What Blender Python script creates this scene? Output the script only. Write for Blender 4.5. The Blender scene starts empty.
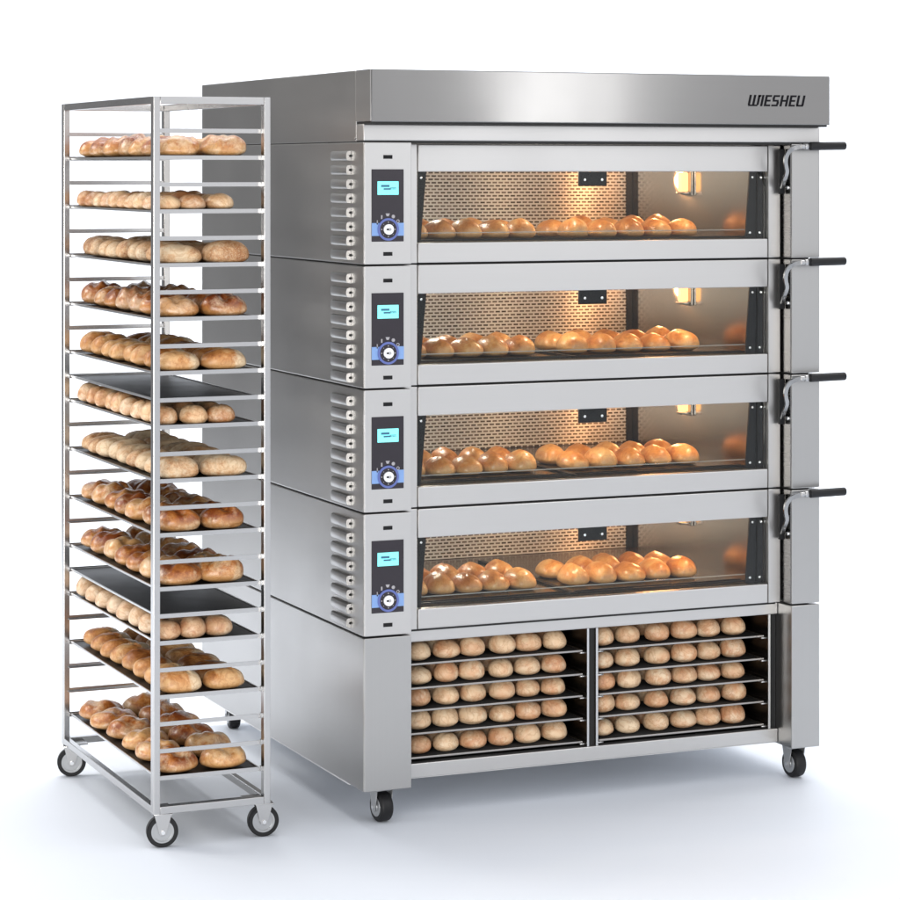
import bpy, bmesh, math, random
from mathutils import Vector, Matrix, noise
random.seed(7)
scene = bpy.context.scene
C = scene.collection
PI = math.pi

# ------------------------------------------------------------------ materials
AR = 0.25
def new_mat(name):
    m = bpy.data.materials.new(name); m.use_nodes = True
    nt = m.node_tree; b = nt.nodes['Principled BSDF']
    return m, nt, b
def N(nt, t, **kw):
    n = nt.nodes.new(t)
    for k, v in kw.items(): setattr(n, k, v)
    return n
def L(nt, a, b): nt.links.new(a, b)
def simple(name, col, rough=.5, metal=0., **kw):
    m, nt, b = new_mat(name)
    b.inputs['Base Color'].default_value = (*col, 1)
    b.inputs['Roughness'].default_value = rough
    b.inputs['Metallic'].default_value = metal
    for k, v in kw.items(): b.inputs[k].default_value = v
    return m
def ramp(nt, stops, interp='LINEAR'):
    r = N(nt, 'ShaderNodeValToRGB'); cr = r.color_ramp; cr.interpolation = interp
    while len(cr.elements) < len(stops): cr.elements.new(.5)
    for e, (p, c) in zip(cr.elements, stops):
        e.position = p; e.color = (*c, 1) if len(c) == 3 else c
    return r
def aniso(m, amt, rot):
    nt = m.node_tree; b = nt.nodes['Principled BSDF']; tg = N(nt, 'ShaderNodeTangent'); tg.direction_type = 'RADIAL'; tg.axis = 'Z'
    L(nt, tg.outputs[0], b.inputs['Tangent']); b.inputs['Anisotropic'].default_value = amt; b.inputs['Anisotropic Rotation'].default_value = rot
def steel(name, col=(.6, .6, .6), rough=.3, metal=1., scale=(3, 3, 260), bump=.02, wav=.05, rv=.08, cv=.06):
    """brushed stainless sheet: fine stretched grain, slow waviness, a few smudges"""
    m, nt, b = new_mat(name)
    tc = N(nt, 'ShaderNodeTexCoord')
    mp = N(nt, 'ShaderNodeMapping'); mp.inputs['Scale'].default_value = scale
    L(nt, tc.outputs['Object'], mp.inputs['Vector'])
    n1 = N(nt, 'ShaderNodeTexNoise'); n1.inputs['Scale'].default_value = 1; n1.inputs['Detail'].default_value = 3
    L(nt, mp.outputs[0], n1.inputs['Vector'])
    n2 = N(nt, 'ShaderNodeTexNoise'); n2.inputs['Scale'].default_value = 2.3; n2.inputs['Detail'].default_value = 3
    L(nt, tc.outputs['Object'], n2.inputs['Vector'])
    mr = N(nt, 'ShaderNodeMapRange'); mr.inputs['To Min'].default_value = rough - rv * .6; mr.inputs['To Max'].default_value = rough + rv
    L(nt, n1.outputs['Fac'], mr.inputs['Value'])
    ad = N(nt, 'ShaderNodeMath', operation='MULTIPLY_ADD'); ad.inputs[1].default_value = .14; 
    L(nt, n2.outputs['Fac'], ad.inputs[0]); L(nt, mr.outputs[0], ad.inputs[2])
    sb = N(nt, 'ShaderNodeMath', operation='SUBTRACT'); sb.inputs[1].default_value = .07
    L(nt, ad.outputs[0], sb.inputs[0]); L(nt, sb.outputs[0], b.inputs['Roughness'])
    mc = N(nt, 'ShaderNodeMapRange'); mc.inputs['To Min'].default_value = 1 - cv; mc.inputs['To Max'].default_value = 1 + cv
    L(nt, n1.outputs['Fac'], mc.inputs['Value'])
    vm = N(nt, 'ShaderNodeVectorMath', operation='SCALE'); vm.inputs[0].default_value = col
    L(nt, mc.outputs[0], vm.inputs['Scale']); L(nt, vm.outputs[0], b.inputs['Base Color'])
    b.inputs['Metallic'].default_value = metal
    if bump + wav == 0: return m
    bp = N(nt, 'ShaderNodeBump'); bp.inputs['Strength'].default_value = bump; bp.inputs['Distance'].default_value = .002
    L(nt, n1.outputs['Fac'], bp.inputs['Height'])
    bp2 = N(nt, 'ShaderNodeBump'); bp2.inputs['Strength'].default_value = wav; bp2.inputs['Distance'].default_value = .05
    L(nt, n2.outputs['Fac'], bp2.inputs['Height']); L(nt, bp.outputs[0], bp2.inputs['Normal']); L(nt, bp2.outputs[0], b.inputs['Normal'])
    return m

M = {}
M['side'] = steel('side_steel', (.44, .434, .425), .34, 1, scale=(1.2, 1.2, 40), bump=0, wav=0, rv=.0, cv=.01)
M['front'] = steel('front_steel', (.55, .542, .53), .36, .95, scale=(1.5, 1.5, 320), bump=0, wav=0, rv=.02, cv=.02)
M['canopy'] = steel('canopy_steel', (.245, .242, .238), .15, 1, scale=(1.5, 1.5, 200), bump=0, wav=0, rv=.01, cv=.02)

M['pillar'] = steel('pillar_steel', (.435, .43, .42), .31, 1, scale=(300, 1.5, 1.5), bump=0, wav=0, rv=.02, cv=.02)
M['inner'] = steel('chamber_steel', (.52, .48, .43), .17, 1, scale=(160, 160, 3), bump=.005, wav=.02, rv=.04)
aniso(M['inner'], .8, AR)
M['recess'] = steel('recess_shade_steel', (.20, .195, .19), .25, 1, scale=(3, 3, 120), bump=0, wav=0)  # darker steel tone that carries the shade inside the recess
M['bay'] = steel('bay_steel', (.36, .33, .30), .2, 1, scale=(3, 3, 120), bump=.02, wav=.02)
M['rack'] = steel('rack_steel', (.52, .515, .51), .25, 1, scale=(3, 3, 3), bump=.0, wav=.0, rv=.0, cv=.0)
M['edge'] = simple('tray_edge_aluminium', (.60, .60, .60), .32, 1.)
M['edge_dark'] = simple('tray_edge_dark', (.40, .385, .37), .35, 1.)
M['dark_core'] = simple('dark_core', (.012, .012, .012), .7)
M['black'] = simple('black_metal', (.009, .009, .010), .5, 0, **{'Specular IOR Level': .2})
M['rubber'] = simple('black_rubber', (.010, .010, .011), .45, 0, **{'Specular IOR Level': .3})
M['hub'] = simple('grey_hub', (.42, .43, .44), .35, .7)
M['collar'] = simple('collar_steel', (.45, .45, .45), .35, 1.)
M['bolt'] = simple('bolt_steel', (.85, .85, .85), .2, 1.)
M['chrome'] = simple('lever_steel', (.34, .34, .34), .25, 1.)
M['panel'] = simple('panel_black', (.018, .014, .02), .25)
M['blue_ring'] = simple('dial_blue', (.10, .135, .37), .4)
M['blue_band'] = simple('band_blue', (.19, .32, .60), .4)
M['dial'] = simple('dial_white', (.82, .83, .84), .35)
M['icon'] = simple('icon_grey', (.35, .34, .36), .5)
M['print'] = simple('print_black', (.008, .008, .010), .6, 0, **{'Specular IOR Level': .1})
M['tick'] = simple('screen_mark', (.03, .12, .22), .4)
def tray_mat():
    m, nt, b = new_mat('tray_black_coating')
    tc = N(nt, 'ShaderNodeTexCoord'); n = N(nt, 'ShaderNodeTexNoise'); n.inputs['Scale'].default_value = 9; n.inputs['Detail'].default_value = 5
    L(nt, tc.outputs['Object'], n.inputs['Vector'])
    r = ramp(nt, [(.3, (.012, .012, .013)), (.7, (.022, .022, .022))]); L(nt, n.outputs['Fac'], r.inputs['Fac']); L(nt, r.outputs[0], b.inputs['Base Color'])
    mr = N(nt, 'ShaderNodeMapRange'); mr.inputs['To Min'].default_value = .35; mr.inputs['To Max'].default_value = .5; b.inputs['Specular IOR Level'].default_value = .25
    L(nt, n.outputs['Fac'], mr.inputs['Value']); L(nt, mr.outputs[0], b.inputs['Roughness'])
    return m
M['tray'] = tray_mat()
M['stone'] = steel('baking_plate', (.10, .075, .05), .2, .6, scale=(3, 60, 3), bump=.02, wav=.03)

def emis(name, col, s):
    m, nt, b = new_mat(name)
    b.inputs['Base Color'].default_value = (*[min(1, c) for c in col], 1)
    b.inputs['Emission Color'].default_value = (*col, 1); b.inputs['Emission Strength'].default_value = s
    return m
M['screen'] = emis('screen_cyan', (.20, .74, .74), .55)
M['bulb'] = emis('lamp_bulb', (1., .50, .19), 2.0)
def glass():
    m = bpy.data.materials.new('clear_glass'); m.use_nodes = True; nt = m.node_tree; nt.nodes.clear()
    o = N(nt, 'ShaderNodeOutputMaterial'); t = N(nt, 'ShaderNodeBsdfTransparent'); t.inputs[0].default_value = (.95, .96, .95, 1)
    g = N(nt, 'ShaderNodeBsdfGlossy'); g.inputs['Roughness'].default_value = .03
    fr = N(nt, 'ShaderNodeFresnel'); fr.inputs['IOR'].default_value = 1.3
    mx = N(nt, 'ShaderNodeMixShader'); L(nt, fr.outputs[0], mx.inputs[0]); L(nt, t.outputs[0], mx.inputs[1]); L(nt, g.outputs[0], mx.inputs[2]); L(nt, mx.outputs[0], o.inputs[0])
    return m
M['glass'] = glass()
def mesh_screen():
    """woven / perforated back screen: offset light dashes over dark slots"""
    m, nt, b = new_mat('perforated_screen')
    tc = N(nt, 'ShaderNodeTexCoord')
    sx = N(nt, 'ShaderNodeSeparateXYZ'); L(nt, tc.outputs['Object'], sx.inputs[0])
    ad = N(nt, 'ShaderNodeMath', operation='ADD'); L(nt, sx.outputs[0], ad.inputs[0]); L(nt, sx.outputs[1], ad.inputs[1])
    cb = N(nt, 'ShaderNodeCombineXYZ'); L(nt, ad.outputs[0], cb.inputs[0]); L(nt, sx.outputs[2], cb.inputs[1])
    br = N(nt, 'ShaderNodeTexBrick'); br.offset = .5
    br.inputs['Scale'].default_value = 1; br.inputs['Brick Width'].default_value = .0220; br.inputs['Row Height'].default_value = .0110
    br.inputs['Mortar Size'].default_value = .0034; br.inputs['Mortar Smooth'].default_value = .35
    br.inputs['Color1'].default_value = (.06, .05, .042, 1); br.inputs['Color2'].default_value = (.22, .185, .16, 1); br.inputs['Mortar'].default_value = (.74, .73, .71, 1)
    L(nt, cb.outputs[0], br.inputs['Vector'])
    L(nt, br.outputs['Color'], b.inputs['Base Color'])
    b.inputs['Roughness'].default_value = .42; b.inputs['Metallic'].default_value = .7
    bp = N(nt, 'ShaderNodeBump'); bp.inputs['Strength'].default_value = .7; bp.inputs['Distance'].default_value = .003
    L(nt, br.outputs['Fac'], bp.inputs['Height']); L(nt, bp.outputs[0], b.inputs['Normal'])
    return m
M['mesh'] = mesh_screen(); aniso(M['mesh'], .85, AR)

def bread(name, cols, zc=None, flour=None, scale=16, rough=.45, coat=.15, bump=.5, var=.2, seeds=None, stripe=False, hl=.07, vein=.5):
    """crust: mottled browns (cols = dark, mid, light), paler low flank, optional flour and seeds"""
    m, nt, b = new_mat(name)
    tc = N(nt, 'ShaderNodeTexCoord'); oi = N(nt, 'ShaderNodeObjectInfo')
    mulr = N(nt, 'ShaderNodeMath', operation='MULTIPLY'); mulr.inputs[1].default_value = 37.; L(nt, oi.outputs['Random'], mulr.inputs[0])
    n = N(nt, 'ShaderNodeTexNoise', noise_dimensions='4D'); n.inputs['Scale'].default_value = scale; n.inputs['Detail'].default_value = 6; n.inputs['Roughness'].default_value = .7; n.inputs['Distortion'].default_value = .5
    L(nt, tc.outputs['Object'], n.inputs['Vector']); L(nt, mulr.outputs[0], n.inputs['W'])
    a1 = N(nt, 'ShaderNodeMath', operation='MULTIPLY_ADD'); a1.inputs[1].default_value = var; L(nt, oi.outputs['Random'], a1.inputs[0])
    s1 = N(nt, 'ShaderNodeMath', operation='SUBTRACT'); s1.inputs[1].default_value = var * .5; L(nt, n.outputs['Fac'], s1.inputs[0]); L(nt, s1.outputs[0], a1.inputs[2])
    r = ramp(nt, [(.37, cols[0]), (.5, cols[1]), (.61, cols[2])]); L(nt, a1.outputs[0], r.inputs['Fac'])
    out = r.outputs[0]
    sz = N(nt, 'ShaderNodeSeparateXYZ'); L(nt, tc.outputs['Object'], sz.inputs[0])
    if zc:
        mr = N(nt, 'ShaderNodeMapRange', interpolation_type='SMOOTHSTEP'); mr.inputs['From Min'].default_value = hl * .2; mr.inputs['From Max'].default_value = hl * .65
        mr.inputs['To Min'].default_value = .75; mr.inputs['To Max'].default_value = 0
        L(nt, sz.outputs[2], mr.inputs['Value'])
        mx = N(nt, 'ShaderNodeMix', data_type='RGBA'); L(nt, mr.outputs[0], mx.inputs[0]); L(nt, out, mx.inputs[6]); mx.inputs[7].default_value = (*zc, 1); out = mx.outputs[2]
    if flour:
        n3 = N(nt, 'ShaderNodeTexNoise', noise_dimensions='4D'); n3.inputs['Scale'].default_value = 11; n3.inputs['Detail'].default_value = 8; n3.inputs['Roughness'].default_value = .75
        L(nt, tc.outputs['Object'], n3.inputs['Vector']); L(nt, mulr.outputs[0], n3.inputs['W'])
        src = n3.outputs['Fac']
        if stripe:
            mr2 = N(nt, 'ShaderNodeMapRange', interpolation_type='SMOOTHSTEP'); mr2.inputs['From Min'].default_value = -.015 * stripe; mr2.inputs['From Max'].default_value = .045 * stripe
            mr2.inputs['To Min'].default_value = -.14; mr2.inputs['To Max'].default_value = .13
            L(nt, sz.outputs[0], mr2.inputs['Value'])
            ad = N(nt, 'ShaderNodeMath', operation='ADD'); L(nt, src, ad.inputs[0]); L(nt, mr2.outputs[0], ad.inputs[1]); src = ad.outputs[0]
        fr = ramp(nt, [(.50, (0, 0, 0)), (.62, (.8, .8, .8))]); L(nt, src, fr.inputs['Fac'])
        mx = N(nt, 'ShaderNodeMix', data_type='RGBA'); L(nt, fr.outputs[0], mx.inputs[0]); L(nt, out, mx.inputs[6]); mx.inputs[7].default_value = (*flour, 1); out = mx.outputs[2]
    if seeds:
        v = N(nt, 'ShaderNodeTexVoronoi'); v.inputs['Scale'].default_value = 330; L(nt, tc.outputs['Object'], v.inputs['Vector'])
        sr = ramp(nt, [(.28, (.6, .6, .6)), (.4, (0, 0, 0))]); L(nt, v.outputs['Distance'], sr.inputs['Fac'])
        mx = N(nt, 'ShaderNodeMix', data_type='RGBA'); L(nt, sr.outputs[0], mx.inputs[0]); L(nt, out, mx.inputs[6]); mx.inputs[7].default_value = (*seeds, 1); out = mx.outputs[2]
    nv = N(nt, 'ShaderNodeTexNoise', noise_dimensions='4D'); nv.inputs['Scale'].default_value = 22; nv.inputs['Detail'].default_value = 3; nv.inputs['Distortion'].default_value = 1.6
    L(nt, tc.outputs['Object'], nv.inputs['Vector']); L(nt, mulr.outputs[0], nv.inputs['W'])
    rv_ = ramp(nt, [(.455, (1, 1, 1)), (.495, (.66, .52, .42)), (.505, (.66, .52, .42)), (.55, (1, 1, 1))]); L(nt, nv.outputs['Fac'], rv_.inputs['Fac'])
    mv = N(nt, 'ShaderNodeMix', data_type='RGBA', blend_type='MULTIPLY'); mv.inputs[0].default_value = vein; L(nt, out, mv.inputs[6]); L(nt, rv_.outputs[0], mv.inputs[7]); out = mv.outputs[2]
    L(nt, out, b.inputs['Base Color'])
    b.inputs['Roughness'].default_value = rough; b.inputs['Coat Weight'].default_value = coat; b.inputs['Coat Roughness'].default_value = .25
    b.inputs['Subsurface Weight'].default_value = 0
    n2 = N(nt, 'ShaderNodeTexNoise'); n2.inputs['Scale'].default_value = 75; n2.inputs['Detail'].default_value = 4; L(nt, tc.outputs['Object'], n2.inputs['Vector'])
    bp = N(nt, 'ShaderNodeBump'); bp.inputs['Strength'].default_value = bump; bp.inputs['Distance'].default_value = .003
    L(nt, n2.outputs['Fac'], bp.inputs['Height'])
    bp2 = N(nt, 'ShaderNodeBump'); bp2.inputs['Strength'].default_value = .5; bp2.inputs['Distance'].default_value = .008
    L(nt, n.outputs['Fac'], bp2.inputs['Height']); L(nt, bp.outputs[0], bp2.inputs['Normal']); L(nt, bp2.outputs[0], b.inputs['Normal'])
    return m
M['roll'] = bread('roll_crust', [(.44, .145, .028), (.64, .27, .07), (.74, .42, .16)], zc=(.70, .45, .21), scale=15, hl=.06, coat=.5, var=.10, vein=.3)
M['bun'] = bread('dough_bun_skin', [(.60, .30, .15), (.68, .42, .24), (.74, .53, .33)], flour=(.78, .63, .44), scale=17, var=.26, rough=.5, coat=.12, bump=.3, hl=.05)
M['loafA'] = bread('golden_crust', [(.24, .055, .010), (.48, .165, .033), (.68, .38, .15)], zc=(.60, .33, .13), flour=(.74, .54, .33), scale=13, coat=.45, rough=.36)
M['loafB'] = bread('seeded_crust', [(.36, .16, .06), (.58, .34, .17), (.70, .52, .33)], flour=(.74, .61, .43), scale=16, seeds=(.66, .55, .36), bump=.7, rough=.6, coat=0)
M['loafC'] = bread('floury_crust', [(.30, .10, .022), (.54, .23, .065), (.70, .42, .19)], zc=(.60, .34, .14), flour=(.78, .63, .42), scale=15, stripe=1)
M['loafD'] = bread('dark_golden_crust', [(.20, .045, .008), (.42, .13, .024), (.64, .34, .14)], zc=(.55, .28, .10), flour=(.70, .50, .32), scale=12, coat=.45, rough=.33)
M['round'] = bread('pink_bun_crust', [(.42, .17, .06), (.60, .32, .15), (.74, .50, .28)], flour=(.78, .62, .44), scale=13, coat=.2, bump=.2)
M['roundP'] = bread('pale_bun_crust', [(.48, .23, .11), (.62, .39, .22), (.72, .52, .34)], flour=(.76, .62, .45), scale=13, coat=.15, bump=.2)

# ------------------------------------------------------------------ mesh helpers
def bx(bm, a, b, bev=0., seg=2):
    t = bmesh.new()
    bmesh.ops.create_cube(t, size=1)
    a = Vector(a); b = Vector(b); s = b - a; c = (a + b) / 2
    for v in t.verts: v.co = Vector((v.co.x * s.x, v.co.y * s.y, v.co.z * s.z)) + c
    if bev > 0: bmesh.ops.bevel(t, geom=t.edges[:], offset=min(bev, min(s) * .45), segments=seg, profile=.6, affect='EDGES')
    merge(bm, t); return bm
def merge(bm, t, mat=None):
    if mat is not None: bmesh.ops.transform(t, matrix=mat, verts=t.verts[:])
    vm = {v: bm.verts.new(v.co) for v in t.verts}
    for f in t.faces:
        try: bm.faces.new([vm[v] for v in f.verts])
        except ValueError: pass
    t.free()
def cyl(bm, p, axis, r, h, seg=28, bev=0., r2=None):
    t = bmesh.new(); bmesh.ops.create_cone(t, cap_ends=True, segments=seg, radius1=r, radius2=r if r2 is None else r2, depth=h)
    if bev: bmesh.ops.bevel(t, geom=[e for e in t.edges if abs(e.calc_face_angle(0)) > .6], offset=bev, segments=3, profile=.5, affect='EDGES')
    q = Vector((0, 0, 1)).rotation_difference(Vector(axis).normalized()).to_matrix().to_4x4()
    merge(bm, t, Matrix.Translation(Vector(p)) @ q); return bm
def ring(bm, p, axis, r1, r2, h, seg=32):
    """annulus with thickness"""
    t = bmesh.new(); vs = []
    for k in range(seg):
        a = 2 * PI * k / seg; c, s = math.cos(a), math.sin(a)
        vs.append([t.verts.new((r * c, r * s, z)) for r, z in ((r1, -h / 2), (r2, -h / 2), (r2, h / 2), (r1, h / 2))])
    for k in range(seg):
        A, B = vs[k], vs[(k + 1) % seg]
        for i in range(4): t.faces.new((A[i], A[(i + 1) % 4], B[(i + 1) % 4], B[i]))
    bmesh.ops.recalc_face_normals(t, faces=t.faces[:])
    q = Vector((0, 0, 1)).rotation_difference(Vector(axis).normalized()).to_matrix().to_4x4()
    merge(bm, t, Matrix.Translation(Vector(p)) @ q); return bm
def prism(bm, pts, origin, u, v, w, h):
    """polygon pts in (u,v) plane extruded h along w"""
    u, v, w, o = Vector(u), Vector(v), Vector(w), Vector(origin); t = bmesh.new()
    A = [t.verts.new(o + u * p[0] + v * p[1]) for p in pts]; B = [t.verts.new(o + u * p[0] + v * p[1] + w * h) for p in pts]
    t.faces.new(A); t.faces.new(B[::-1]); n = len(pts)
    for i in range(n): t.faces.new((A[i], B[i], B[(i + 1) % n], A[(i + 1) % n]))
    bmesh.ops.recalc_face_normals(t, faces=t.faces[:]); merge(bm, t); return bm
def sweep(bm, path, prof, up=(0, 1, 0)):
    """sweep a closed 2-D profile along a path; prof in (side, up) axes"""
    t = bmesh.new(); rows = []; up = Vector(up)
    path = [Vector(p) for p in path]
    for i, p in enumerate(path):
        d = (path[min(i + 1, len(path) - 1)] - path[max(i - 1, 0)]).normalized(); s = d.cross(up).normalized()
        rows.append([t.verts.new(p + s * a + up * b) for a, b in prof])
    n = len(prof)
    for A, B in zip(rows, rows[1:]):
        for i in range(n): t.faces.new((A[i], A[(i + 1) % n], B[(i + 1) % n], B[i]))
    t.faces.new(rows[0][::-1]); t.faces.new(rows[-1])
    bmesh.ops.recalc_face_normals(t, faces=t.faces[:]); merge(bm, t); return bm
def finish(o, bm, mat, smooth):
    me = bpy.data.meshes.new(o if isinstance(o, str) else o.name); bmesh.ops.recalc_face_normals(bm, faces=bm.faces[:]); bm.to_mesh(me); bm.free()
    me.materials.append(mat)
    if smooth:
        me.set_sharp_from_angle(angle=math.radians(smooth)) if hasattr(me, 'set_sharp_from_angle') else None
        for p in me.polygons: p.use_smooth = True
    return me
def obj(name, bm, mat, parent=None, smooth=32, loc=None):
    me = finish(name, bm, mat, smooth)
    me.set_sharp_from_angle(angle=math.radians(smooth))
    for p in me.polygons: p.use_smooth = smooth != 32 or p.area < 4e-4      # big flat faces keep their true normals
    o = bpy.data.objects.new(name, me); C.objects.link(o)
    if parent: o.parent = parent
    if loc: o.location = loc
    return o
def box(name, a, b, mat, parent=None, bev=.0):
    """box part whose origin sits at its own centre, so its texture runs from there"""
    return obj(name, bx(bmesh.new(), a, b, bev), mat, parent)
def empty(name, loc, label, cat, group=None, rz=0):
    o = bpy.data.objects.new(name, None); C.objects.link(o); o.location = loc; o.rotation_euler = (0, 0, rz); o.empty_display_size = .1
    tag(o, label, cat, group); return o
def tag(o, label, cat, group=None):
    o['label'] = label; o['category'] = cat
    if group: o['group'] = group
def struct(o): o['kind'] = 'structure'; return o
def cp(o, parent, loc=None, kids=True):
    c = o.copy(); C.objects.link(c); c.parent = parent
    if loc is not None: c.location = loc
    if kids:
        for ch in list(o.children): cp(ch, c)
    return c

# ------------------------------------------------------------------ camera (measured from the picture: f=2603 px of 900, level, lowered frame)
TH = math.atan(1120 / 2603.)
cam = bpy.data.cameras.new('camera'); co = bpy.data.objects.new('camera', cam); C.objects.link(co)
co.location = (-2.735355, -6.987843, 1.9); co.rotation_euler = (PI / 2, 0, -TH)
cam.sensor_width = 36; cam.lens = 36 * 2603 / 900.; cam.shift_y = -(450 - 168.6) / 900.; cam.clip_end = 300; cam.clip_start = .1
scene.camera = co

# ------------------------------------------------------------------ floor
def floor_mat():
    m, nt, b = new_mat('white_studio_floor')
    tc = N(nt, 'ShaderNodeTexCoord'); n = N(nt, 'ShaderNodeTexNoise'); n.inputs['Scale'].default_value = 3; n.inputs['Detail'].default_value = 5
    L(nt, tc.outputs['Object'], n.inputs['Vector'])
    r = ramp(nt, [(.3, (.76, .80, .86)), (.7, (.77, .81, .87))]); L(nt, n.outputs['Fac'], r.inputs['Fac']); L(nt, r.outputs[0], b.inputs['Base Color'])
    b.inputs['Roughness'].default_value = .55; b.inputs['Specular IOR Level'].default_value = .3
    return m
bm = bmesh.new(); bx(bm, (-9, -45, -.02), (22, 5.2, 0)); struct(obj('floor', bm, floor_mat()))

# ------------------------------------------------------------------ DECK OVEN
W = 1.5237; D = 1.514; P = .3576; DB = [.548 + P * i for i in range(4)]; TOP = 1.9765; PX = 1.4232; CX = .149
oven = empty('deck_oven', (0, 0, 0), 'tall stainless steel bakery deck oven with four lit glazed decks, on wheels', 'oven')
G = .0022
box('inner_body', (.004, .06, .52), (.146, D - .004, TOP + .006), M['dark_core'], oven)
box('inner_body', (PX + .003, .06, .52), (W - .004, D - .004, TOP + .006), M['dark_core'], oven)

def louver_bm():
    """pressed louvre: a half hood bulging out of the side plate, open end towards the front; local origin at its lower front corner"""
    bm = bmesh.new(); n = 9; ys = [(.150, 0.0), (.146, .35), (.138, .8), (.128, 1), (.05, 1), (.012, 1), (.0, 1)]
    h = .0285; rows = []
    for y, k in ys:
        row = []
        for j in range(n):
            a = PI * j / (n - 1)
            row.append(bm.verts.new((-.0005 - .0145 * k * math.sin(a) ** .34, y, h / 2 - h / 2 * math.cos(a))))
        rows.append(row)
    inn = []
    for j in range(n):
        a = PI * j / (n - 1); inn.append(bm.verts.new((-.0005 - .006 * math.sin(a) ** .55 , 0, h / 2 - (h / 2 - .0105) * math.cos(a))))
    inn2 = [bm.verts.new((v.co.x, .03, v.co.z)) for v in inn]
    rows += [inn, inn2]
    for A, B in zip(rows, rows[1:]):
        for j in range(n - 1): bm.faces.new((A[j], A[j + 1], B[j + 1], B[j]))
    bm.faces.new(inn2)
    return bm
louv = None
ICONS = [(-.0335, .0225, 0), (-.0195, .036, 1), (-.001, .042, 2), (.0165, .037, 3), (.031, .0235, 4)]
def control_panel(z0):
    """black glass panel with cyan display and blue ringed dial"""
    zp = z0 + .068; pn = box('control_panel', (.0236, -.004, zp), (.1240, .006, zp + .2095), M['panel'], oven, .0015)
    sc = box('screen', (.0415, -.0056, z0 + .2035), (.1072, -.003, z0 + .2425), M['screen'], pn, .0008)
    t = bmesh.new(); zc = z0 + .227
    bx(t, (.052, -.0068, zc - .001), (.078, -.0057, zc + .005)); bx(t, (.060, -.0068, zc - .009), (.082, -.0057, zc - .0045)); bx(t, (.080, -.0068, zc - .004), (.099, -.0057, zc - .0025))
    for k in range(5): bx(t, (.0805 + k * .004, -.0068, zc - .008), (.0825 + k * .004, -.0057, zc - .0055))
    obj('screen_mark', t, M['tick'], pn)
    cz = z0 + .1035; cx = .0742
    t = bmesh.new(); bx(t, (.0238, -.0052, cz - .0185), (.1238, -.0038, cz + .0185)); obj('blue_band', t, M['blue_band'], pn)
    t = bmesh.new(); cyl(t, (cx, -.0058, cz), (0, 1, 0), .0315, .0034, 40); obj('dial_face', t, M['panel'], pn)
    t = bmesh.new(); ring(t, (cx, -.0068, cz), (0, 1, 0), .0262, .0325, .0036, 44); obj('dial_ring', t, M['blue_ring'], pn)
    t = bmesh.new(); cyl(t, (cx, -.0092, cz), (0, 1, 0), .0152, .010, 36, .0015); obj('dial', t, M['dial'], pn)
    t = bmesh.new(); bx(t, (cx - .008, -.0149, cz - .0025), (cx - .0015, -.0139, cz + .0025))
    prism(t, [(-.0005, -.004), (-.0005, .004), (-.0045, 0)], (cx, -.0149, cz), (1, 0, 0), (0, 0, 1), (0, 1, 0), .001)
    bx(t, (cx + .002, -.0149, cz - .0045), (cx + .0032, -.0139, cz + .0045)); bx(t, (cx + .005, -.0149, cz - .0032), (cx + .0061, -.0139, cz + .0032))
    obj('dial_symbol', t, M['print'], pn)
    t = bmesh.new()
    for k in range(8):
        a = k * PI / 4; r = .0208
        cyl(t, (cx + r * math.cos(a), -.0078, cz + r * math.sin(a)), (0, 1, 0), .0011 if k % 2 else .0018, .001, 10)
    for dx, dz, k in ICONS:
        x, z = cx + dx, cz + dz
        if k == 0: bx(t, (x - .0012, -.0052, z - .005), (x + .0012, -.0038, z + .004)); cyl(t, (x, -.0045, z - .006), (0, 1, 0), .0025, .0014, 12)
        elif k == 1: bx(t, (x - .002, -.0052, z - .006), (x + .002, -.0038, z + .005))
        elif k == 2: prism(t, [(-.0065, .004), (.0065, .004), (.003, -.004), (-.003, -.004)], (x, -.0052, z), (1, 0, 0), (0, 0, 1), (0, 1, 0), .0014)
        elif k == 3: cyl(t, (x, -.0045, z), (0, 1, 0), .0052, .0014, 16)
        else: ring(t, (x, -.0045, z), (0, 1, 0), .003, .005, .0014, 16)
    obj('dial_icon', t, M['icon'], pn)

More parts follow.
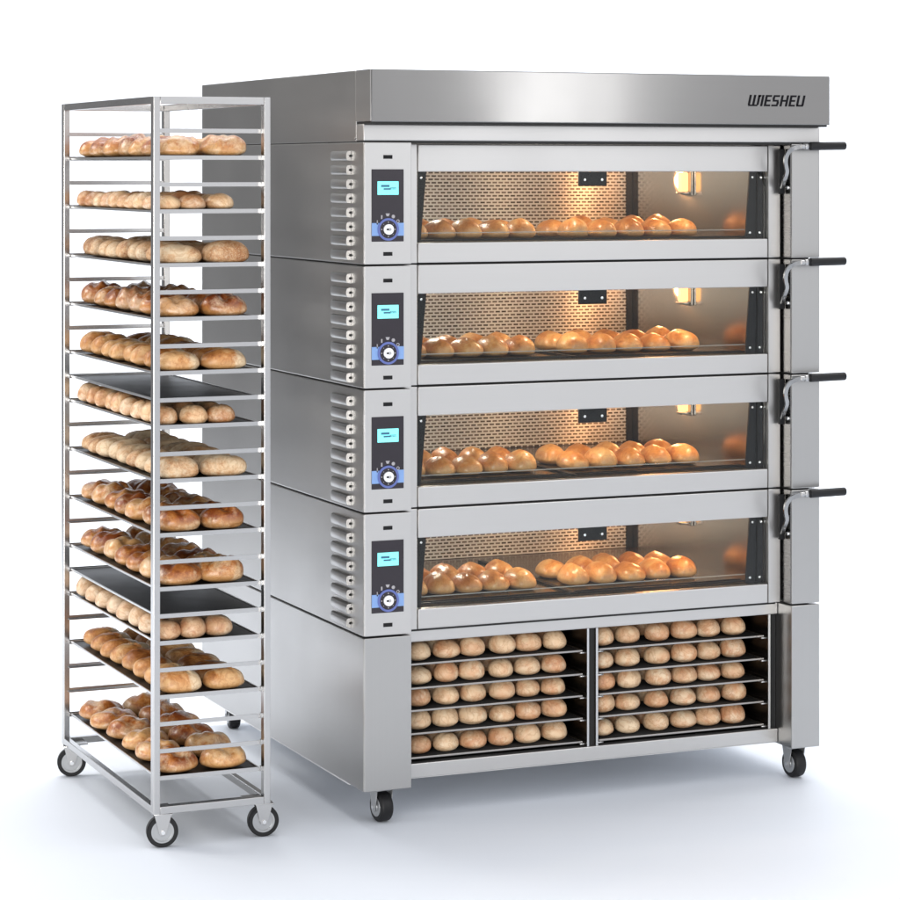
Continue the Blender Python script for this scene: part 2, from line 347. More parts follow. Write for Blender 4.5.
def handle(z0):
    """flat steel lever curving out of the recess to a black grip"""
    zt = z0 + P - .0075
    prof = [(-.0055, -.003), (.0055, -.003), (.0055, .003), (-.0055, .003)]
    path = []
    for p in [(1.406, .028, zt - .132), (1.404, .018, zt - .122), (1.400, .004, zt - .106), (1.399, -.008, zt - .092), (1.396, -.018, zt - .078), (1.385, -.028, zt - .060), (1.380, -.036, zt - .042), (1.383, -.042, zt - .024), (1.394, -.046, zt - .012), (1.410, -.048, zt - .006), (1.424, -.048, zt - .0035), (1.440, -.048, zt - .0025)]: path.append(p)
    # smooth the path
    for _ in range(2):
        q = [path[0]]
        for a, b in zip(path, path[1:]):
            q += [tuple(a[i] * .75 + b[i] * .25 for i in range(3)), tuple(a[i] * .25 + b[i] * .75 for i in range(3))]
        path = q + [path[-1]]
    t = bmesh.new(); sweep(t, path, [(-.0065, -.0035), (.0065, -.0035), (.0065, .0035), (-.0065, .0035)])
    h = obj('door_handle', t, M['chrome'], oven)
    t = bmesh.new(); cyl(t, (1.4455, -.048, zt - .0022), (1, 0, 0), .0098, .012, 24, .002); cyl(t, (1.435, -.048, zt - .0022), (1, 0, 0), .0075, .016, 20)
    obj('collar', t, M['collar'], h)
    t = bmesh.new()
    cyl(t, (1.5225, -.048, zt - .001), (1, .0, .012), .0130, .128, 28, .004); cyl(t, (1.458, -.048, zt - .0018), (1, 0, 0), .0085, .02, 24)
    obj('grip', t, M['rubber'], h)
    # pivot plate inside the recess
    t = bmesh.new(); bx(t, (1.398, .028, zt - .15), (1.4165, .04, zt - .01), .002); obj('pivot_plate', t, M['black'], h)
    t = bmesh.new(); cyl(t, (1.4185, .012, zt - .130), (1, 0, 0), .006, .010, 16, .001); obj('pivot_bolt', t, M['bolt'], h)

YD = .055; XL = .1515; XR = 1.416; XWL = .1955; XWR = 1.3690
YC = .90; XC = 1.33
def deck(i):
    global louv
    z0 = DB[i]; z1 = z0 + P
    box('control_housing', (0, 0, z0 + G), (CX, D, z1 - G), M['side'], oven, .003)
    box('front_plate', (.0015, -.0025, z0 + G + .0005), (CX - .0005, .004, z1 - G - .0005), M['front'], oven, .002)
    box('right_pillar', (PX, 0, z0 + G), (W, D, z1 - G), M['pillar'], oven, .003)
    box('recess_shade_plate', (PX - .0028, .003, z0 + G + .001), (PX - .0004, .054, z1 - G - .001), M['recess'], oven)  # added thin strip: shade beside the pillar put into a dark colour
    control_panel(z0)
    for zz in (.0325, .313):
        box('indicator_slot', (.0605, -.0045, z0 + zz - .0055), (.0885, .002, z0 + zz + .0055), M['black'], oven, .001)
    for k in range(8):
        loc = (0, .100, z0 + .0125 + k * .0414)
        if louv is None: louv = obj('louver', louver_bm(), M['side'], oven, 40, loc)
        else: cp(louv, oven, loc)
    # chamber shell
    zf = z0 + .064
    t = bmesh.new(); bx(t, (XL, .10, z0 + .003), (XC, YC, zf)); obj('baking_plate', t, M['stone'], oven)
    for yy in (.105, .135):
        for xa, xb in ((.19, .712), (.737, XC - .01)): obj('floor_bar', bx(bmesh.new(), (xa, yy, zf + .0005), (xb, yy + .006, zf + .005)), M['black'], oven)
    obj('floor_bar', bx(bmesh.new(), (.715, .1, zf + .0005), (.733, .8, zf + .006)), M['black'], oven)
    box('chamber_side', (XC, .094, z0 + .004), (1.415, YC + .02, z1 - .004), M['inner'], oven)
    box('chamber_side', (XL, .085, z0 + .004), (.175, YC + .02, z1 - .004), M['inner'], oven)
    box('chamber_back', (.176, YC + .006, z0 + .004), (XC - .001, YC + .02, z1 - .004), M['inner'], oven)
    box('chamber_roof', (.176, .085, z0 + .325), (XC - .001, YC, z1 - .004), M['inner'], oven)
    sc_ = box('back_screen', (.176, YC - .003, zf + .002), (XC - .020, YC + .004, z0 + .322), M['mesh'], oven)
    box('screen_post', (XC - .022, YC - .010, zf + .001), (XC - .001, YC - .002, z0 + .323), M['black'], oven, .001)
    # lamp
    ly = .47
    lp = box('oven_lamp', (XC - .010, ly - .010, z0 + .192), (XC - .001, ly + .05, z0 + .285), M['chrome'], oven, .002)
    t = bmesh.new(); bx(t, (XC - .036, ly + .004, z0 + .205), (XC - .0105, ly + .034, z0 + .266), .006, 3); obj('bulb', t, M['bulb'], lp)
    t = bmesh.new(); bx(t, (XC - .040, ly - .0, z0 + .196), (XC - .0105, ly + .038, z0 + .203), .002)
    bx(t, (XC - .040, ly - .0, z0 + .268), (XC - .0105, ly + .038, z0 + .275), .002)
    obj('lamp_cage', t, M['chrome'], lp)
    # door: header and sill bars with the glass between
    t = bmesh.new()
    bx(t, (XWL - .0035, YD - .004, z0 + .270), (XWR, YD + .026, z1 - .003 - (.004 if i == 3 else 0)), .003)
    bx(t, (XWL - .0035, YD - .004, z0 + .003), (XWR, YD + .026, z0 + .0615), .003)
    dr = obj('door', t, M['front'], oven)
    t = bmesh.new(); bx(t, (XWL - .002, YD + .012, z0 + .0615), (XWR - .002, YD + .016, z0 + .270)); obj('glass', t, M['glass'], dr)
    # lower glazing seam
    t = bmesh.new()
    bx(t, (XWL + .024, YD + .040, z0 + .0875), (XWR - .03, YD + .0425, z0 + .0905)); obj('inner_glass_edge', t, M['edge_glass'], dr)
    for q, (xa, dx) in enumerate(((XWL - .002, .024), (1.318, .0))):
        t = bmesh.new()
        if q == 0:
            prism(t, [(0, .0615), (.0085, .0615), (.027, .270), (0, .270)], (XWL + .008, YD + .026, z0), (1, 0, 0), (0, 0, 1), (0, 1, 0), .006)
            bp_ = [(.0175, .252)]
        else:
            prism(t, [(-.063, .0615), (-.028, .0615), (-.026, .270), (-.048, .270)], (XWR, YD + .026, z0), (1, 0, 0), (0, 0, 1), (0, 1, 0), .006)
            prism(t, [(-.022, .0615), (-.002, .0615), (-.002, .270), (-.018, .270)], (XWR, YD + .026, z0), (1, 0, 0), (0, 0, 1), (0, 1, 0), .006)
            bp_ = [(-.039, .252), (-.048, .080), (-.009, .252), (-.014, .080)]
        br = obj('glass_bracket', t, M['black'], dr)
        for (bx_, bz) in bp_: obj('bolt', cyl(bmesh.new(), ((XWL if q == 0 else XWR) + bx_, YD + .0255, z0 + bz), (0, 1, 0), .0042, .005, 14, .001), M['bolt'], dr)
    t = bmesh.new(); bx(t, (.728, YD + .020, z0 + .2265), (.822, YD + .030, z0 + .2695), .0015); hp = obj('hinge_plate', t, M['black'], dr)
    for x in (.746, .804): obj('bolt', cyl(bmesh.new(), (x, YD + .019, z0 + .2455), (0, 1, 0), .0048, .006, 16, .0012), M['bolt'], dr)
    # jambs
    box('door_jamb', (XL - .002, YD, z0 + G), (XWL - .005, YD + .03, z1 - G - (.004 if i == 3 else 0)), M['front'], oven, .002)
    box('door_jamb', (XWR + .003, YD - .002, z0 + G), (XR - .002, YD + .03, z1 - G - (.004 if i == 3 else 0)), M['front'], oven, .002)
    handle(z0)
    # light of the lamp first, then unseen fill lights added to brighten the chamber
    for (x, y, z, e, col) in ((XC - .05, ly + .155, z0 + .240, 2.4, (1, .48, .20)), (.40, .62, z0 + .31, 3.6, (1, .89, .74)), (.72, .25, z0 + .31, 2.8, (1, .80, .58)), (1.17, .17, z0 + .31, 2.6, (1, .66, .38))):
        li = bpy.data.lights.new('lamp_fill_light', 'POINT'); li.energy = e * LAMP_FILL; li.color = col; li.shadow_soft_size = .03
        lo = bpy.data.objects.new('lamp_fill_light', li); C.objects.link(lo); lo.location = (x, y, z); lo.parent = oven
M['edge_glass'] = simple('glass_edge', (.45, .47, .46), .15, 0, Alpha=.45)
LAMP_FILL = 1.0
for i in range(4): deck(i)
box('rear_cover', (CX + .001, YC + .03, .55), (PX - .001, D - .01, TOP - .001), M['side'], oven)
box('dark_backing', (CX + .0015, YD + .031, DB[0] + .004), (XL + .018, YD + .04, TOP), M['dark_core'], oven)
box('dark_backing', (XR - .0005, YD + .031, DB[0] + .004), (PX - .0005, YD + .04, TOP), M['dark_core'], oven)
for i in range(4): box('dark_backing', (XL + .02, YD + .016, DB[i] - .006), (XR - .01, YD + .027, DB[i] + .006), M['dark_core'], oven)

# canopy
zc0 = 1.9765
t = bmesh.new()
bx(t, (0, .062, zc0 + .0015), (W, D, 2.1855), .003)
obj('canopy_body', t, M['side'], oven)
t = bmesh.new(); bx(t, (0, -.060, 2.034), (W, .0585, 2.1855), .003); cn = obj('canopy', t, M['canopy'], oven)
box('canopy_side_plate', (-.0015, -.0575, 2.0365), (.003, .0575, 2.183), M['side'], oven)
box('canopy_underside', (.004, -.05, 2.0285), (W - .004, .06, 2.0345), M['dark_core'], oven)
box('fascia', (.0, .0, zc0 + .0045), (W, .058, 2.0285), M['front'], oven, .003)
box('seam_strip', (.002, .003, zc0 - .003), (W - .002, .3, zc0 + .006), M['dark_core'], oven)
t = bmesh.new(); cyl(t, (.0, .066, zc0 + .011), (1, 0, 0), .004, .004, 12); obj('rivet', t, M['bolt'], oven)

# lettering on the canopy: slanted square letters drawn as strokes
def letters():
    bm = bmesh.new(); H = .0345; sl = .24; x0 = 1.2325; zb = 2.0905; s = .0070; y0 = -.0600
    def bar(x, z, w, h):
        pts = [(x + z * sl, z), (x + w + z * sl, z), (x + w + (z + h) * sl, z + h), (x + (z + h) * sl, z + h)]
        prism(bm, pts, (x0, y0, zb), (1, 0, 0), (0, 0, 1), (0, -1, 0), .0011)
    def cut(x, z, w, h, c):
        """bar with chamfered lower corners"""
        P_ = [(x + c, z), (x + w - c, z), (x + w, z + c), (x + w, z + h), (x, z + h), (x, z + c)]
        prism(bm, [(a + b * sl, b) for a, b in P_], (x0, y0, zb), (1, 0, 0), (0, 0, 1), (0, -1, 0), .0011)
    cap = .0056; x = 0
    # W, as two joined cups with squared strokes
    w = .0375; bar(x, .004, s, H - .004); bar(x + w / 2 - s / 2, .004, s, H - .004); bar(x + w - s, .004, s, H - .004)
    bar(x + .002, 0, w - .006, cap - .0007); bar(x + w - s + .0003, H - cap, s + .003, cap)
    x += w + .0065
    bar(x, 0, s, H); x += s + .0055                                             # I
    w = .0215
    bar(x, 0, s, H); bar(x + s, 0, w - s, cap); bar(x + s, H / 2 - cap / 2, w - s - .002, cap); bar(x + s, H - cap, w - s, cap); x += w + .005   # E
    w = .0235
    bar(x, 0, w - .002, cap); bar(x + w - s, cap, s, H / 2 - cap * 1.5 + .0005); bar(x + .0015, H / 2 - cap / 2, w - .0035, cap); bar(x, H / 2 + cap / 2, s, H / 2 - cap * 1.5); bar(x + .0015, H - cap, w - .0015, cap); x += w + .0055   # S
    w = .026
    bar(x, 0, s, H); bar(x + w - s, 0, s, H); bar(x + s, H / 2 - cap / 2, w - 2 * s, cap); x += w + .0055   # H
    w = .0215
    bar(x, 0, s, H); bar(x + s, 0, w - s, cap); bar(x + s, H / 2 - cap / 2, w - s - .002, cap); bar(x + s, H - cap, w - s, cap); x += w + .005   # E
    w = .026
    bar(x, .0035, s, H - .0035); bar(x + w - s, .0035, s, H - .0035); bar(x + .0012, 0, w - .0024, cap)      # U
    return bm
obj('logo_lettering', letters(), M['print'], cn)

# base cabinet
ZB = .102; ZT = .5455
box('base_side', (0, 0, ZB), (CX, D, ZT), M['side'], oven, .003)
box('base_front_plate', (.0015, -.0025, ZB + .0005), (CX - .0005, .004, ZT - .0005), M['pillar'], oven, .002)
box('base_pillar', (PX, 0, ZB), (W, D, ZT), M['pillar'], oven, .003)
YB = .084
t = bmesh.new(); bx(t, (CX + .001, YB, .508), (PX - .001, YB + .03, .5445), .0025); obj('top_rail', t, M['front'], oven)
t = bmesh.new(); bx(t, (CX + .001, YB - .001, .108), (PX - .001, YB + .035, .150), .0025); obj('bottom_rail', t, M['front'], oven)
BYB = .82
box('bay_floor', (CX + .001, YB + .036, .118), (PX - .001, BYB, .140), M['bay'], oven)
box('bounce_panel', (.003, YB + .037, .0975), (W - .003, D - .003, .1015), simple('bounce_sheet', (.75, .75, .75), .6, .2), oven)  # unseen pale sheet added to bounce light onto the floor below
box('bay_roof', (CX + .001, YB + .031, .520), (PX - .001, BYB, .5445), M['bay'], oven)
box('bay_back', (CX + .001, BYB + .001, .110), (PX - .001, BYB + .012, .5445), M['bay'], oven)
BAYS = [(.1515, .7595), (.7965, 1.3895)]
for a, b in ((CX + .0015, CX + .0065), (.7595, .766), (.7895, .7965), (1.3895, 1.397)):
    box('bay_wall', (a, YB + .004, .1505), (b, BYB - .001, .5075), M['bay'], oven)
    box('bay_wall_edge', (a, YB + .0005, .1505), (b, YB + .0035, .5075), M['edge'], oven)
box('divider_gap', (.7662, YB + .012, .1505), (.7893, YB + .02, .5075), M['dark_core'], oven)
box('divider_gap', (1.3972, YB + .012, .1505), (PX - .001, YB + .02, .5075), M['dark_core'], oven)
BTZ = [.1615, .2325, .3005, .3665, .4375]
for z in BTZ:
    for a, b in BAYS:
        for sx in (0, 1):
            x = a + .001 if sx == 0 else b - .021
            box('tray_runner', (x, YB + .006, z - .005), (x + .020, BYB - .05, z - .0015), M['edge'], oven)

# casters -----------------------------------------------------------
def oven_caster(loc, rz, name='caster'):
    """swivel castor with a wide tread; axle along local X"""
    t = bmesh.new(); r = .0435
    cyl(t, (0, 0, r), (1, 0, 0), r, .038, 40, .007)
    w = obj('caster', bx(bmesh.new(), (-.027, -.03, .0965), (.027, .03, ZB - .0002), .001), M['hub'], oven, loc=loc)
    w.rotation_euler = (0, 0, rz)
    obj('tyre', t, M['rubber'], w)
    t = bmesh.new(); cyl(t, (-.0195, 0, r), (1, 0, 0), .028, .003, 30, .001); cyl(t, (-.0205, 0, r), (1, 0, 0), .013, .006, 20, .002); cyl(t, (.0195, 0, r), (1, 0, 0), .028, .003, 30, .001)
    obj('hub', t, M['hub'], w)
    t = bmesh.new()
    for s in (-1, 1):
        prism(t, [(-.022, .095), (.026, .095), (.011, r - .012), (-.009, r - .012)], (s * .0255 - .001, 0, 0), (0, 1, 0), (0, 0, 1), (1, 0, 0), .002)
    bx(t, (-.027, -.022, .0925), (.027, .026, .096))
    obj('fork', t, M['hub'], w)
    for q in (-.028, .028): obj('axle_bolt', cyl(bmesh.new(), (q, 0, r), (1, 0, 0), .006, .006, 6), M['bolt'], w)
    return w
oven_caster((.078, .055, 0), .10)
oven_caster((1.468, .060, 0), .08)
oven_caster((.085, D - .085, 0), -.15)
oven_caster((1.45, D - .085, 0), .2)

# ------------------------------------------------------------------ RACK
RX0, RX1, RY0, RY1, RZ0, RZ1 = -.628, -.283, 0.0, .992, .098, 2.102
rack = empty('bakery_rack', (-.455, .496, 0), 'tall wheeled stainless steel tray rack loaded with bread, left of the oven', 'rack')
def rpart(name, bm, mat, smooth=32):
    o = obj(name, bm, mat, rack, smooth); o.location = (.455, -.496, 0); return o
pw, pd = .0195, .028
for x in (RX0, RX1 - pw):
    for y in (RY0, RY1 - pd):
        rpart('post', bx(bmesh.new(), (x, y, RZ0), (x + pw, y + pd, RZ1), .0022), M['rack'])
for zz, nm in ((RZ0, 'bottom_rail'), (RZ1 - .021, 'top_rail')):
    h = .021
    for x in (RX0 + .0005, RX1 - pw - .0005 + .001):
        rpart(nm, bx(bmesh.new(), (x, RY0 + pd, zz), (x + pw - .001, RY1 - pd, zz + h), .0018), M['rack'])
    for y in (RY0 + .0005, RY1 - pd + .0005):
        rpart(nm, bx(bmesh.new(), (RX0 + pw, y, zz), (RX1 - pw, y + pd - .001, zz + h), .0018), M['rack'])
for x, s in ((RX0 + pw, 1), (RX1 - pw, -1)):
    for y, q in ((RY0 + pd, 1), (RY1 - pd, -1)):
        rpart('corner_plate', bx(bmesh.new(), (min(x, x + s * .045), min(y, y + q * .05), RZ0 + .006), (max(x, x + s * .045), max(y, y + q * .05), RZ0 + .0115), .001), M['rack'])
SZ = lambda i: 2.0065 - .07555 * i
BREADTRAYS = [1, 3, 5, 7, 9, 11, 13, 15, 17, 19, 21, 24]; EMPTY = [10, 18]
for i in range(25):
    z = SZ(i)
    for y, q in ((RY0 + pd - .004, 1), (RY1 - pd + .004, -1)):
        t = bmesh.new()
        xa, xb = RX0 + pw - .004, RX1 - pw - .001
        bx(t, (xa, min(y, y + q * .002), z - .006), (xb, max(y, y + q * .002), z + .006))
        bx(t, (xa, min(y + q * .002, y + q * .018), z - .006), (xb, max(y + q * .002, y + q * .018), z - .004))
        r_ = rpart('runner', t, M['rack'])
        if q > 0:
            t = bmesh.new(); bx(t, (xb, y - .003, z - .008), (xb + .0045, y + .010, z + .008), .001)
            e = obj('end_clip', t, M['hub'], r_)
        # hook peg on the left face
    
def rack_caster(x, y, rz):
    r = .0445
    w = obj('caster', bx(bmesh.new(), (-.026, -.028, .0935), (.026, .028, RZ0 - .0003), .001), M['rack'], rack); w.location = (x + .455, y - .496, 0); w.rotation_euler = (0, 0, rz)
    t = bmesh.new(); ring(t, (0, 0, r), (0, 1, 0), .032, r - .0035, .026, 48)
    t2 = bmesh.new(); ring(t2, (0, 0, r), (0, 1, 0), .034, r, .018, 48); merge(t, t2)
    obj('tyre', t, M['rubber'], w)
    t = bmesh.new(); ring(t, (0, 0, r), (0, 1, 0), .0275, .033, .024, 40); cyl(t, (0, 0, r), (0, 1, 0), .029, .014, 36); cyl(t, (0, 0, r), (0, 1, 0), .012, .03, 24, .002)
    obj('hub', t, M['hub'], w)
    t = bmesh.new()
    for s in (-1, 1):
        prism(t, [(-.024, .0935), (.024, .0935), (.012, r + .004), (.008, r - .008), (-.008, r - .008), (-.012, r + .004)], (0, s * .0185 - .001, 0), (1, 0, 0), (0, 0, 1), (0, 1, 0), .002)
    obj('fork', t, M['rack'], w)
    for q in (-.022, .022): obj('axle_bolt', cyl(bmesh.new(), (0, q, r), (0, 1, 0), .006, .005, 6), M['bolt'], w)
rack_caster(RX0 + .034, .030, -.16)
rack_caster(RX1 - .012, .032, -.14)
rack_caster(RX0 + .024, RY1 - .03, -.2)
rack_caster(RX1 - .014, RY1 - .032, .5)

# ------------------------------------------------------------------ BREADS
def sgn(a, e): return math.copysign(abs(a) ** e, a)
def bread_mesh(name, L_, W_, H_, mat, seed, kind):
    """long axis X.  kinds: loaf, slashed, seeded, round, bun, roll, oval"""
    rnd = random.Random(seed); nu, nv = 44, 22; bm = bmesh.new(); rows = []
    off = Vector((rnd.random() * 50, rnd.random() * 50, rnd.random() * 50))
    cr = []
    if kind in ('slashed', 'oval'):
        nC = 2
        for k in range(nC): cr.append(((k - (nC - 1) / 2) * .62 / 1 + rnd.uniform(-.1, .1), rnd.uniform(.35, .75) * rnd.choice((1, 1, -1)), rnd.uniform(.18, .28)))
    if kind in ('bun', 'round', 'seeded', 'loaf', 'roll') and rnd.random() < .65: cr.append((rnd.uniform(-.35, .35), rnd.uniform(-.8, .8), rnd.uniform(.07, .13)))
    amp = {'slashed': 1, 'oval': 1, 'loaf': .55, 'seeded': .5}.get(kind, .32)
    ex = {'loaf': .72, 'slashed': .78, 'seeded': .66, 'round': 1, 'bun': 1, 'roll': .74, 'oval': .95}[kind]
    ez = {'loaf': .78, 'slashed': .8, 'seeded': .7, 'round': .92, 'bun': .9, 'roll': .52, 'oval': .9}[kind]
    for j in range(nv + 1):
        ph = -PI / 2 + PI * j / nv; row = []
        for i in range(nu):
            th = 2 * PI * i / nu
            cx_ = sgn(math.cos(ph), ez) * sgn(math.cos(th), ex); cy_ = sgn(math.cos(ph), ez) * sgn(math.sin(th), ex); cz_ = sgn(math.sin(ph), .95)
            x, y = cx_ * L_ / 2, cy_ * W_ / 2
            lo = .36 if kind != 'roll' else .32
            z = H_ * (lo + (1 - lo) * cz_) if cz_ > 0 else H_ * lo * (1 + cz_)
            rr = math.hypot(cx_, cy_)
            if kind == 'roll':
                # gumdrop with a raised ridge running front to back
                up = max(0, cz_); pk = (1 - abs(cx_)) ; z += H_ * .20 * up * pk ** 1.1 - H_ * .09 * up
                z -= up * H_ * .10 * abs(cy_) ** 2
                x *= 1 - .08 * up
            top = max(0, cz_)
            for (c, k, w) in cr:
                d = (cx_ - k * cy_ - c) / w
                z += amp * top ** .7 * H_ * (.05 * math.exp(-((d - 1.5) ** 2) / .9) - .11 * math.exp(-d * d))
            v = Vector((x, y, z))
            nz = noise.noise(v * 16 + off); n2 = noise.noise(v * 38 + off)
            a = {'loaf': .0045, 'slashed': .005, 'seeded': .005, 'round': .0036, 'bun': .0036, 'roll': .0032, 'oval': .0055}[kind]
            k = 1 if cz_ > -.5 else .3
            dirv = Vector((x, y, max(z - H_ * .3, 0)));
            if dirv.length > 1e-5: v += dirv.normalized() * (nz * a * 1.3 + n2 * a * .5) * k
            v.z = max(v.z, 0)
            row.append(bm.verts.new(v))
            if j in (0, nv): break
        rows.append(row)
    for j in range(nv):
        A, B = rows[j], rows[j + 1]
        for i in range(nu):
            i2 = (i + 1) % nu
            if len(A) == 1: bm.faces.new((A[0], B[i2], B[i]))
            elif len(B) == 1: bm.faces.new((A[i], A[i2], B[0]))
            else: bm.faces.new((A[i], A[i2], B[i2], B[i]))
    return _bm2me(name, bm, mat)
def _bm2me(name, bm, mat):
    me = bpy.data.meshes.new(name); bmesh.ops.recalc_face_normals(bm, faces=bm.faces[:]); bm.to_mesh(me); bm.free(); me.materials.append(mat)
    for p in me.polygons: p.use_smooth = True
    return me
ORD = ['first', 'second', 'third', 'fourth', 'fifth', 'sixth', 'seventh', 'eighth', 'ninth', 'tenth', 'eleventh', 'twelfth', 'thirteenth', 'fourteenth']
def put(me, name, loc, rz, label, cat, group, s=1., tilt=(0, 0)):
    o = bpy.data.objects.new(name, me); C.objects.link(o); o.location = loc; o.rotation_euler = (tilt[0], tilt[1], rz)
    o.scale = (s * random.uniform(.94, 1.05), s * random.uniform(.94, 1.04), s * random.uniform(.9, 1.08)); tag(o, label, cat, group); return o

# rack trays: slot -> (kind, look, material, L, W, H, rows, columns)
SPEC = {
 1: ('slashed', 'crusty golden loaf', 'loafA', .130, .105, .066, 7, 2), 3: ('round', 'small round pinkish bun', 'round', .082, .082, .052, 10, 3),
 5: ('seeded', 'pale seeded loaf', 'loafB', .126, .084, .060, 9, 2), 7: ('slashed', 'shiny dark golden loaf', 'loafD', .134, .108, .068, 7, 2),
 9: ('loaf', 'golden loaf with floury end', 'loafC', .132, .092, .064, 8, 2), 11: ('round', 'round brown bun', 'round', .084, .084, .060, 9, 3),
 13: ('seeded', 'pale seeded loaf', 'loafB', .128, .088, .062, 9, 2), 15: ('slashed', 'crusty slashed loaf', 'loafA', .134, .108, .066, 7, 2),
 17: ('slashed', 'crusty slashed loaf', 'loafA', .132, .106, .068, 7, 2), 19: ('round', 'pale round bun', 'roundP', .080, .084, .062, 8, 3),
 21: ('loaf', 'brown loaf with floury stripes', 'loafC', .124, .086, .060, 8, 2), 24: ('oval', 'large oval golden loaf', 'loafA', .142, .120, .066, 6, 2)}
alltr = sorted(BREADTRAYS + EMPTY)
TX0, TX1, TY0, TY1 = RX0 + pw + .001, RX1 - pw - .001, RY0 + pd - .001, RY1 - pd + .001
def tray_bm(w, d, h, th=.002):
    bm = bmesh.new(); bx(bm, (-w / 2, -d / 2, 0), (w / 2, d / 2, th)); return bm
def rim_bm(w, d, h):
    bm = bmesh.new(); e = .0035
    bx(bm, (-w / 2 - e, -d / 2 - e, -.0012), (-w / 2 - .0002, d / 2 + e, h), .0008); bx(bm, (w / 2 + .0002, -d / 2 - e, -.0012), (w / 2 + e, d / 2 + e, h), .0008)
    bx(bm, (-w / 2, -d / 2 - e, -.0012), (w / 2, -d / 2 - .0002, h), .0008); bx(bm, (-w / 2, d / 2 + .0002, -.0012), (w / 2, d / 2 + e, h), .0008)
    return bm
tw, td = TX1 - TX0 - .008, TY1 - TY0 - .012
tray_me = _bm2me('tray_sheet', tray_bm(tw, td, .01), M['tray']); rim_me = _bm2me('tray_rim', rim_bm(tw, td, .0052), M['edge'])
for me in (tray_me, rim_me):
    for p in me.polygons: p.use_smooth = False
tcx, tcy = (TX0 + TX1) / 2, (TY0 + TY1) / 2
for n, i in enumerate(alltr):
    zt = SZ(i) - .0025
    if i in EMPTY: lab = f'empty black baking tray, {ORD[n]} tray from the top of the wheeled rack'
    else: lab = f'black baking tray under {SPEC[i][1].replace(" loaf", " loaves").replace(" bun", " buns")}, {ORD[n]} from the top of rack'
    tr = empty('baking_tray', (tcx, tcy, zt), lab, 'tray', 'baking trays on the wheeled rack')
    for me, nm in ((tray_me, 'tray_sheet'), (rim_me, 'rim')):
        o = bpy.data.objects.new(nm, me); C.objects.link(o); o.parent = tr
    if i in EMPTY: continue
    kind, look, mt, l, w, h, rows, cols = SPEC[i]
    mes = [bread_mesh('loaf' if kind != 'round' else 'bun', l, w, h, M[mt], i * 10 + k, kind) for k in range(6)]
    isr = kind == 'round'
    xs = [-.570, -.490, -.411] if isr else ([-.533, -.397] if kind != 'oval' else [-.535, -.392])
    ya = .030 + w / 2 + .004; yb = .905 - w / 2 + .01
    for r in range(rows):
        for c_ in range(cols):
            y = ya + (yb - ya) * r / (rows - 1) + random.uniform(-.006, .006); x = xs[c_] + random.uniform(-.004, .004)
            rz = random.uniform(-.12, .12) if not isr else random.uniform(0, 6.28)
            if kind in ('slashed', 'oval'): rz = random.uniform(-.22, .22)
            if not isr and random.random() < .5 and mt != 'loafC': rz += PI
            col = (['left', 'middle', 'right'] if cols == 3 else ['left', 'right'])[c_]
            lab = f'{look}, {ORD[r]} from front in {col} column, {ORD[n]} rack tray down'
            put(random.choice(mes), 'bread_bun' if isr else 'bread_loaf', (x, y, zt + .0022), rz, lab, 'bun' if isr else 'loaf of bread', f'{look.replace(" loaf", " loaves").replace(" bun", " buns")} on a rack tray')

# oven rolls
roll_mes = [bread_mesh('roll', .085, .132, .056, M['roll'], 300 + k, 'roll') for k in range(7)]
DN = ['bottom', 'third', 'second', 'top']
for d in range(4):
    z = DB[d] + .0645
    for side, xs in (('left', [.262, .350, .440, .531, .621]), ('right', [.803, .898, .994, 1.089, 1.182])):
        for row, y in (('front', .275), ('back', .425)):
            for k, x in enumerate(xs):
                put(random.choice(roll_mes), 'bread_roll', (x + random.uniform(-.003, .003), y + random.uniform(-.006, .006), z), random.uniform(-.08, .08) + (PI if random.random() < .4 else 0),
                    f'golden peaked roll, {ORD[k]} from left, {row} row, {side} batch, {DN[d]} oven deck', 'bread roll', 'golden rolls baking in the oven decks')

# base cabinet trays and buns
bun_mes = [bread_mesh('bun', .081, .086, .060, M['bun'], 400 + k, 'bun') for k in range(7)]
bt_me = {}
for bi, (a, b) in enumerate(BAYS):
    w = b - a - .026; d_ = .62
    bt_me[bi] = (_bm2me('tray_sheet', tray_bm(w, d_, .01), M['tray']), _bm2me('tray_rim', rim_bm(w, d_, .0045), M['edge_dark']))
SH = ['bottom', 'fourth', 'third', 'second', 'top']
for zi, z in enumerate(BTZ):
    for bi, (a, b) in enumerate(BAYS):
        side = ('left', 'right')[bi]
        tr = empty('proofing_tray', ((a + b) / 2, YB + .016 + .31, z), f'dark flat tray of dough buns, {SH[zi]} in the {side} bay under the oven', 'tray', 'proofing trays under the oven')
        for me, nm in zip(bt_me[bi], ('tray_sheet', 'rim')):
            o = bpy.data.objects.new(nm, me); C.objects.link(o); o.parent = tr
        xs = [.232, .3225, .410, .505, .593, .680] if bi == 0 else [.843, .9315, 1.034, 1.1255, 1.214, 1.301]
        for row, y in (('front', .155), ('back', .262)):
            for k, x in enumerate(xs):
                put(random.choice(bun_mes), 'dough_bun', (x + random.uniform(-.003, .003) - (0.006 if row == 'back' else 0), y + random.uniform(-.004, .004), z + .0022), random.uniform(0, 6.28),
                    f'pale dough bun, {ORD[k]} from left, {row} row, {side} bay, {SH[zi]} tray', 'bun', 'dough buns on the trays under the oven', .98)

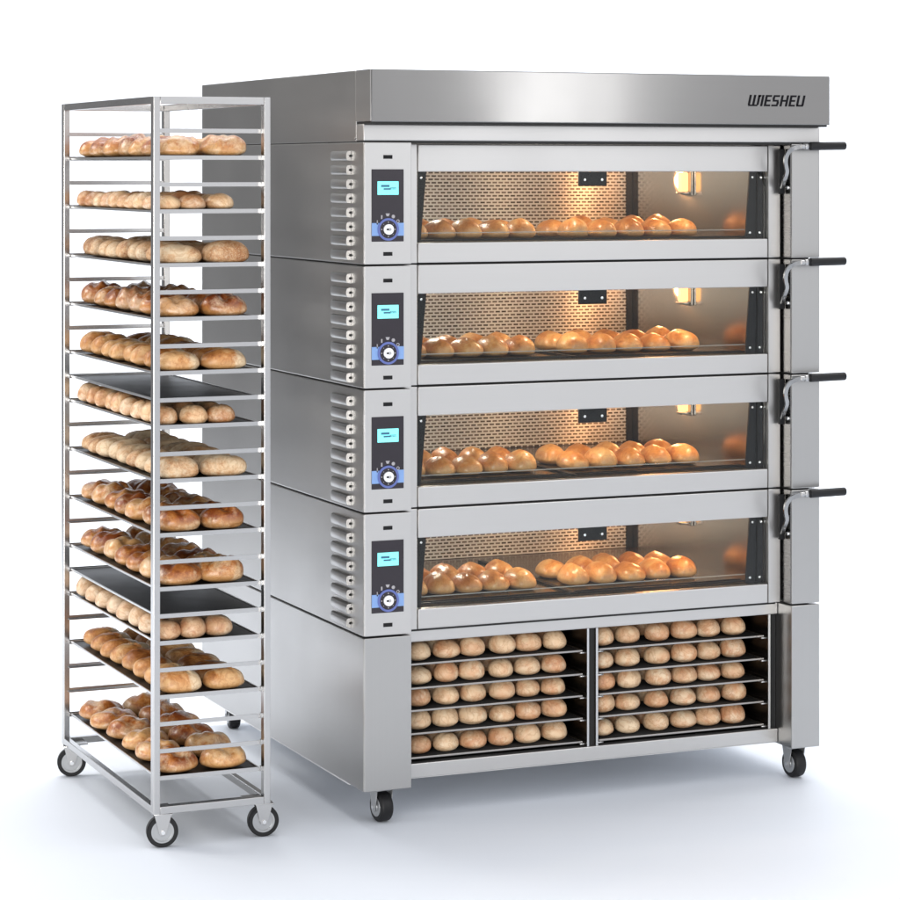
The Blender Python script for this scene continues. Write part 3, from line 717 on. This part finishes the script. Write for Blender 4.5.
# ------------------------------------------------------------------ LIGHT
ZEN = 1.1
w = bpy.data.worlds.new('World'); scene.world = w; w.use_nodes = True; nt = w.node_tree
bg = nt.nodes['Background']
tc = N(nt, 'ShaderNodeTexCoord')
def lobe(direction, cos0, cos1, amp):
    vm = N(nt, 'ShaderNodeVectorMath', operation='DOT_PRODUCT'); vm.inputs[1].default_value = Vector(direction).normalized(); L(nt, tc.outputs['Generated'], vm.inputs[0])
    mr = N(nt, 'ShaderNodeMapRange', interpolation_type='SMOOTHSTEP'); mr.inputs['From Min'].default_value = cos0; mr.inputs['From Max'].default_value = cos1; mr.inputs['To Max'].default_value = amp
    L(nt, vm.outputs['Value'], mr.inputs['Value']); return mr.outputs[0]
parts = [lobe((.395, .918, 0), math.cos(math.radians(36)), math.cos(math.radians(15)), .5),
         lobe((0, 0, 1), .25, .95, ZEN),
         lobe((.45, -.9, .1), math.cos(math.radians(50)), math.cos(math.radians(5)), 1.0)]
acc = None
for p in parts:
    a = N(nt, 'ShaderNodeMath', operation='ADD')
    if acc is None: a.inputs[0].default_value = .22
    else: L(nt, acc, a.inputs[0])
    L(nt, p, a.inputs[1]); acc = a.outputs[0]
vs = N(nt, 'ShaderNodeVectorMath', operation='SCALE'); vs.inputs[0].default_value = (.98, .985, 1.015); L(nt, acc, vs.inputs['Scale'])
L(nt, vs.outputs[0], bg.inputs['Color']); bg.inputs['Strength'].default_value = 1.
def area(loc, target, sx, sy, e, col=(1, 1, 1)):
    l = bpy.data.lights.new('softbox', 'AREA'); l.shape = 'RECTANGLE'; l.size = sx; l.size_y = sy; l.energy = e; l.color = col
    o = bpy.data.objects.new('softbox', l); C.objects.link(o); o.location = loc
    z = (Vector(loc) - Vector(target)).normalized(); x = Vector((0, 0, 1)).cross(z).normalized(); y = z.cross(x)
    o.rotation_euler = Matrix((x, y, z)).transposed().to_euler(); return o
area((-5.6, 4.4, 4.9), (0, .0, .2), 2.6, 2.2, 210, (1, .96, .90))      # key from behind left: soft shadows run forward and right
area((-6.4, 1.6, .75), (0, .6, .0), 3.2, 1.1, 90, (.97, .98, 1))
area((-4.6, -6.6, .95), (.4, .2, .0), 4.6, 1.7, 380, (1, .97, .93))
area((3.21, -5.75, 3.05), (.6, 0, 3.05), .26, 2.2, 13)
area((3.55, -5.60, 3.05), (.7, 0, 3.05), .13, 2.2, 4.6)
def backdrop():
    """white studio sweep behind the scene: lies on the floor, curves up into a wall; square to the lens axis"""
    bm = bmesh.new(); prof = [(3.5, .004)]; Rr = 4.0; d0 = 5.5
    for k in range(25):
        a = PI / 2 * k / 24; prof.append((d0 + Rr * math.sin(a), .004 + Rr * (1 - math.cos(a))))
    prof.append((d0 + Rr, 9.0))
    rows = []
    for y, z in prof: rows.append([bm.verts.new((x, y, z)) for x in (-4.6, 9.0)])
    for A, B in zip(rows, rows[1:]): bm.faces.new((A[0], A[1], B[1], B[0]))
    o = obj('backdrop', bm, floor_mat(), None, 60); o.rotation_euler = (0, 0, -TH); o.location = (0, 0, 0)
    so = o.modifiers.new('thickness', 'SOLIDIFY'); so.thickness = .003; so.offset = 1
    return struct(o)
backdrop()
def camframe(x, y, z): return (x * math.cos(TH) + y * math.sin(TH), -x * math.sin(TH) + y * math.cos(TH), z)
area(camframe(.8, 3.2, 7.5), camframe(.8, 8.6, 1.9), 11.0, 1.6, 1050, (1, .99, .98))
scene.view_settings.view_transform = 'Standard'; scene.view_settings.look = 'None'; scene.view_settings.exposure = 0; scene.view_settings.gamma = 1
scene.cycles.max_bounces = 8; scene.cycles.diffuse_bounces = 5; scene.cycles.glossy_bounces = 4; scene.cycles.transparent_max_bounces = 8
scene.cycles.sample_clamp_indirect = 4
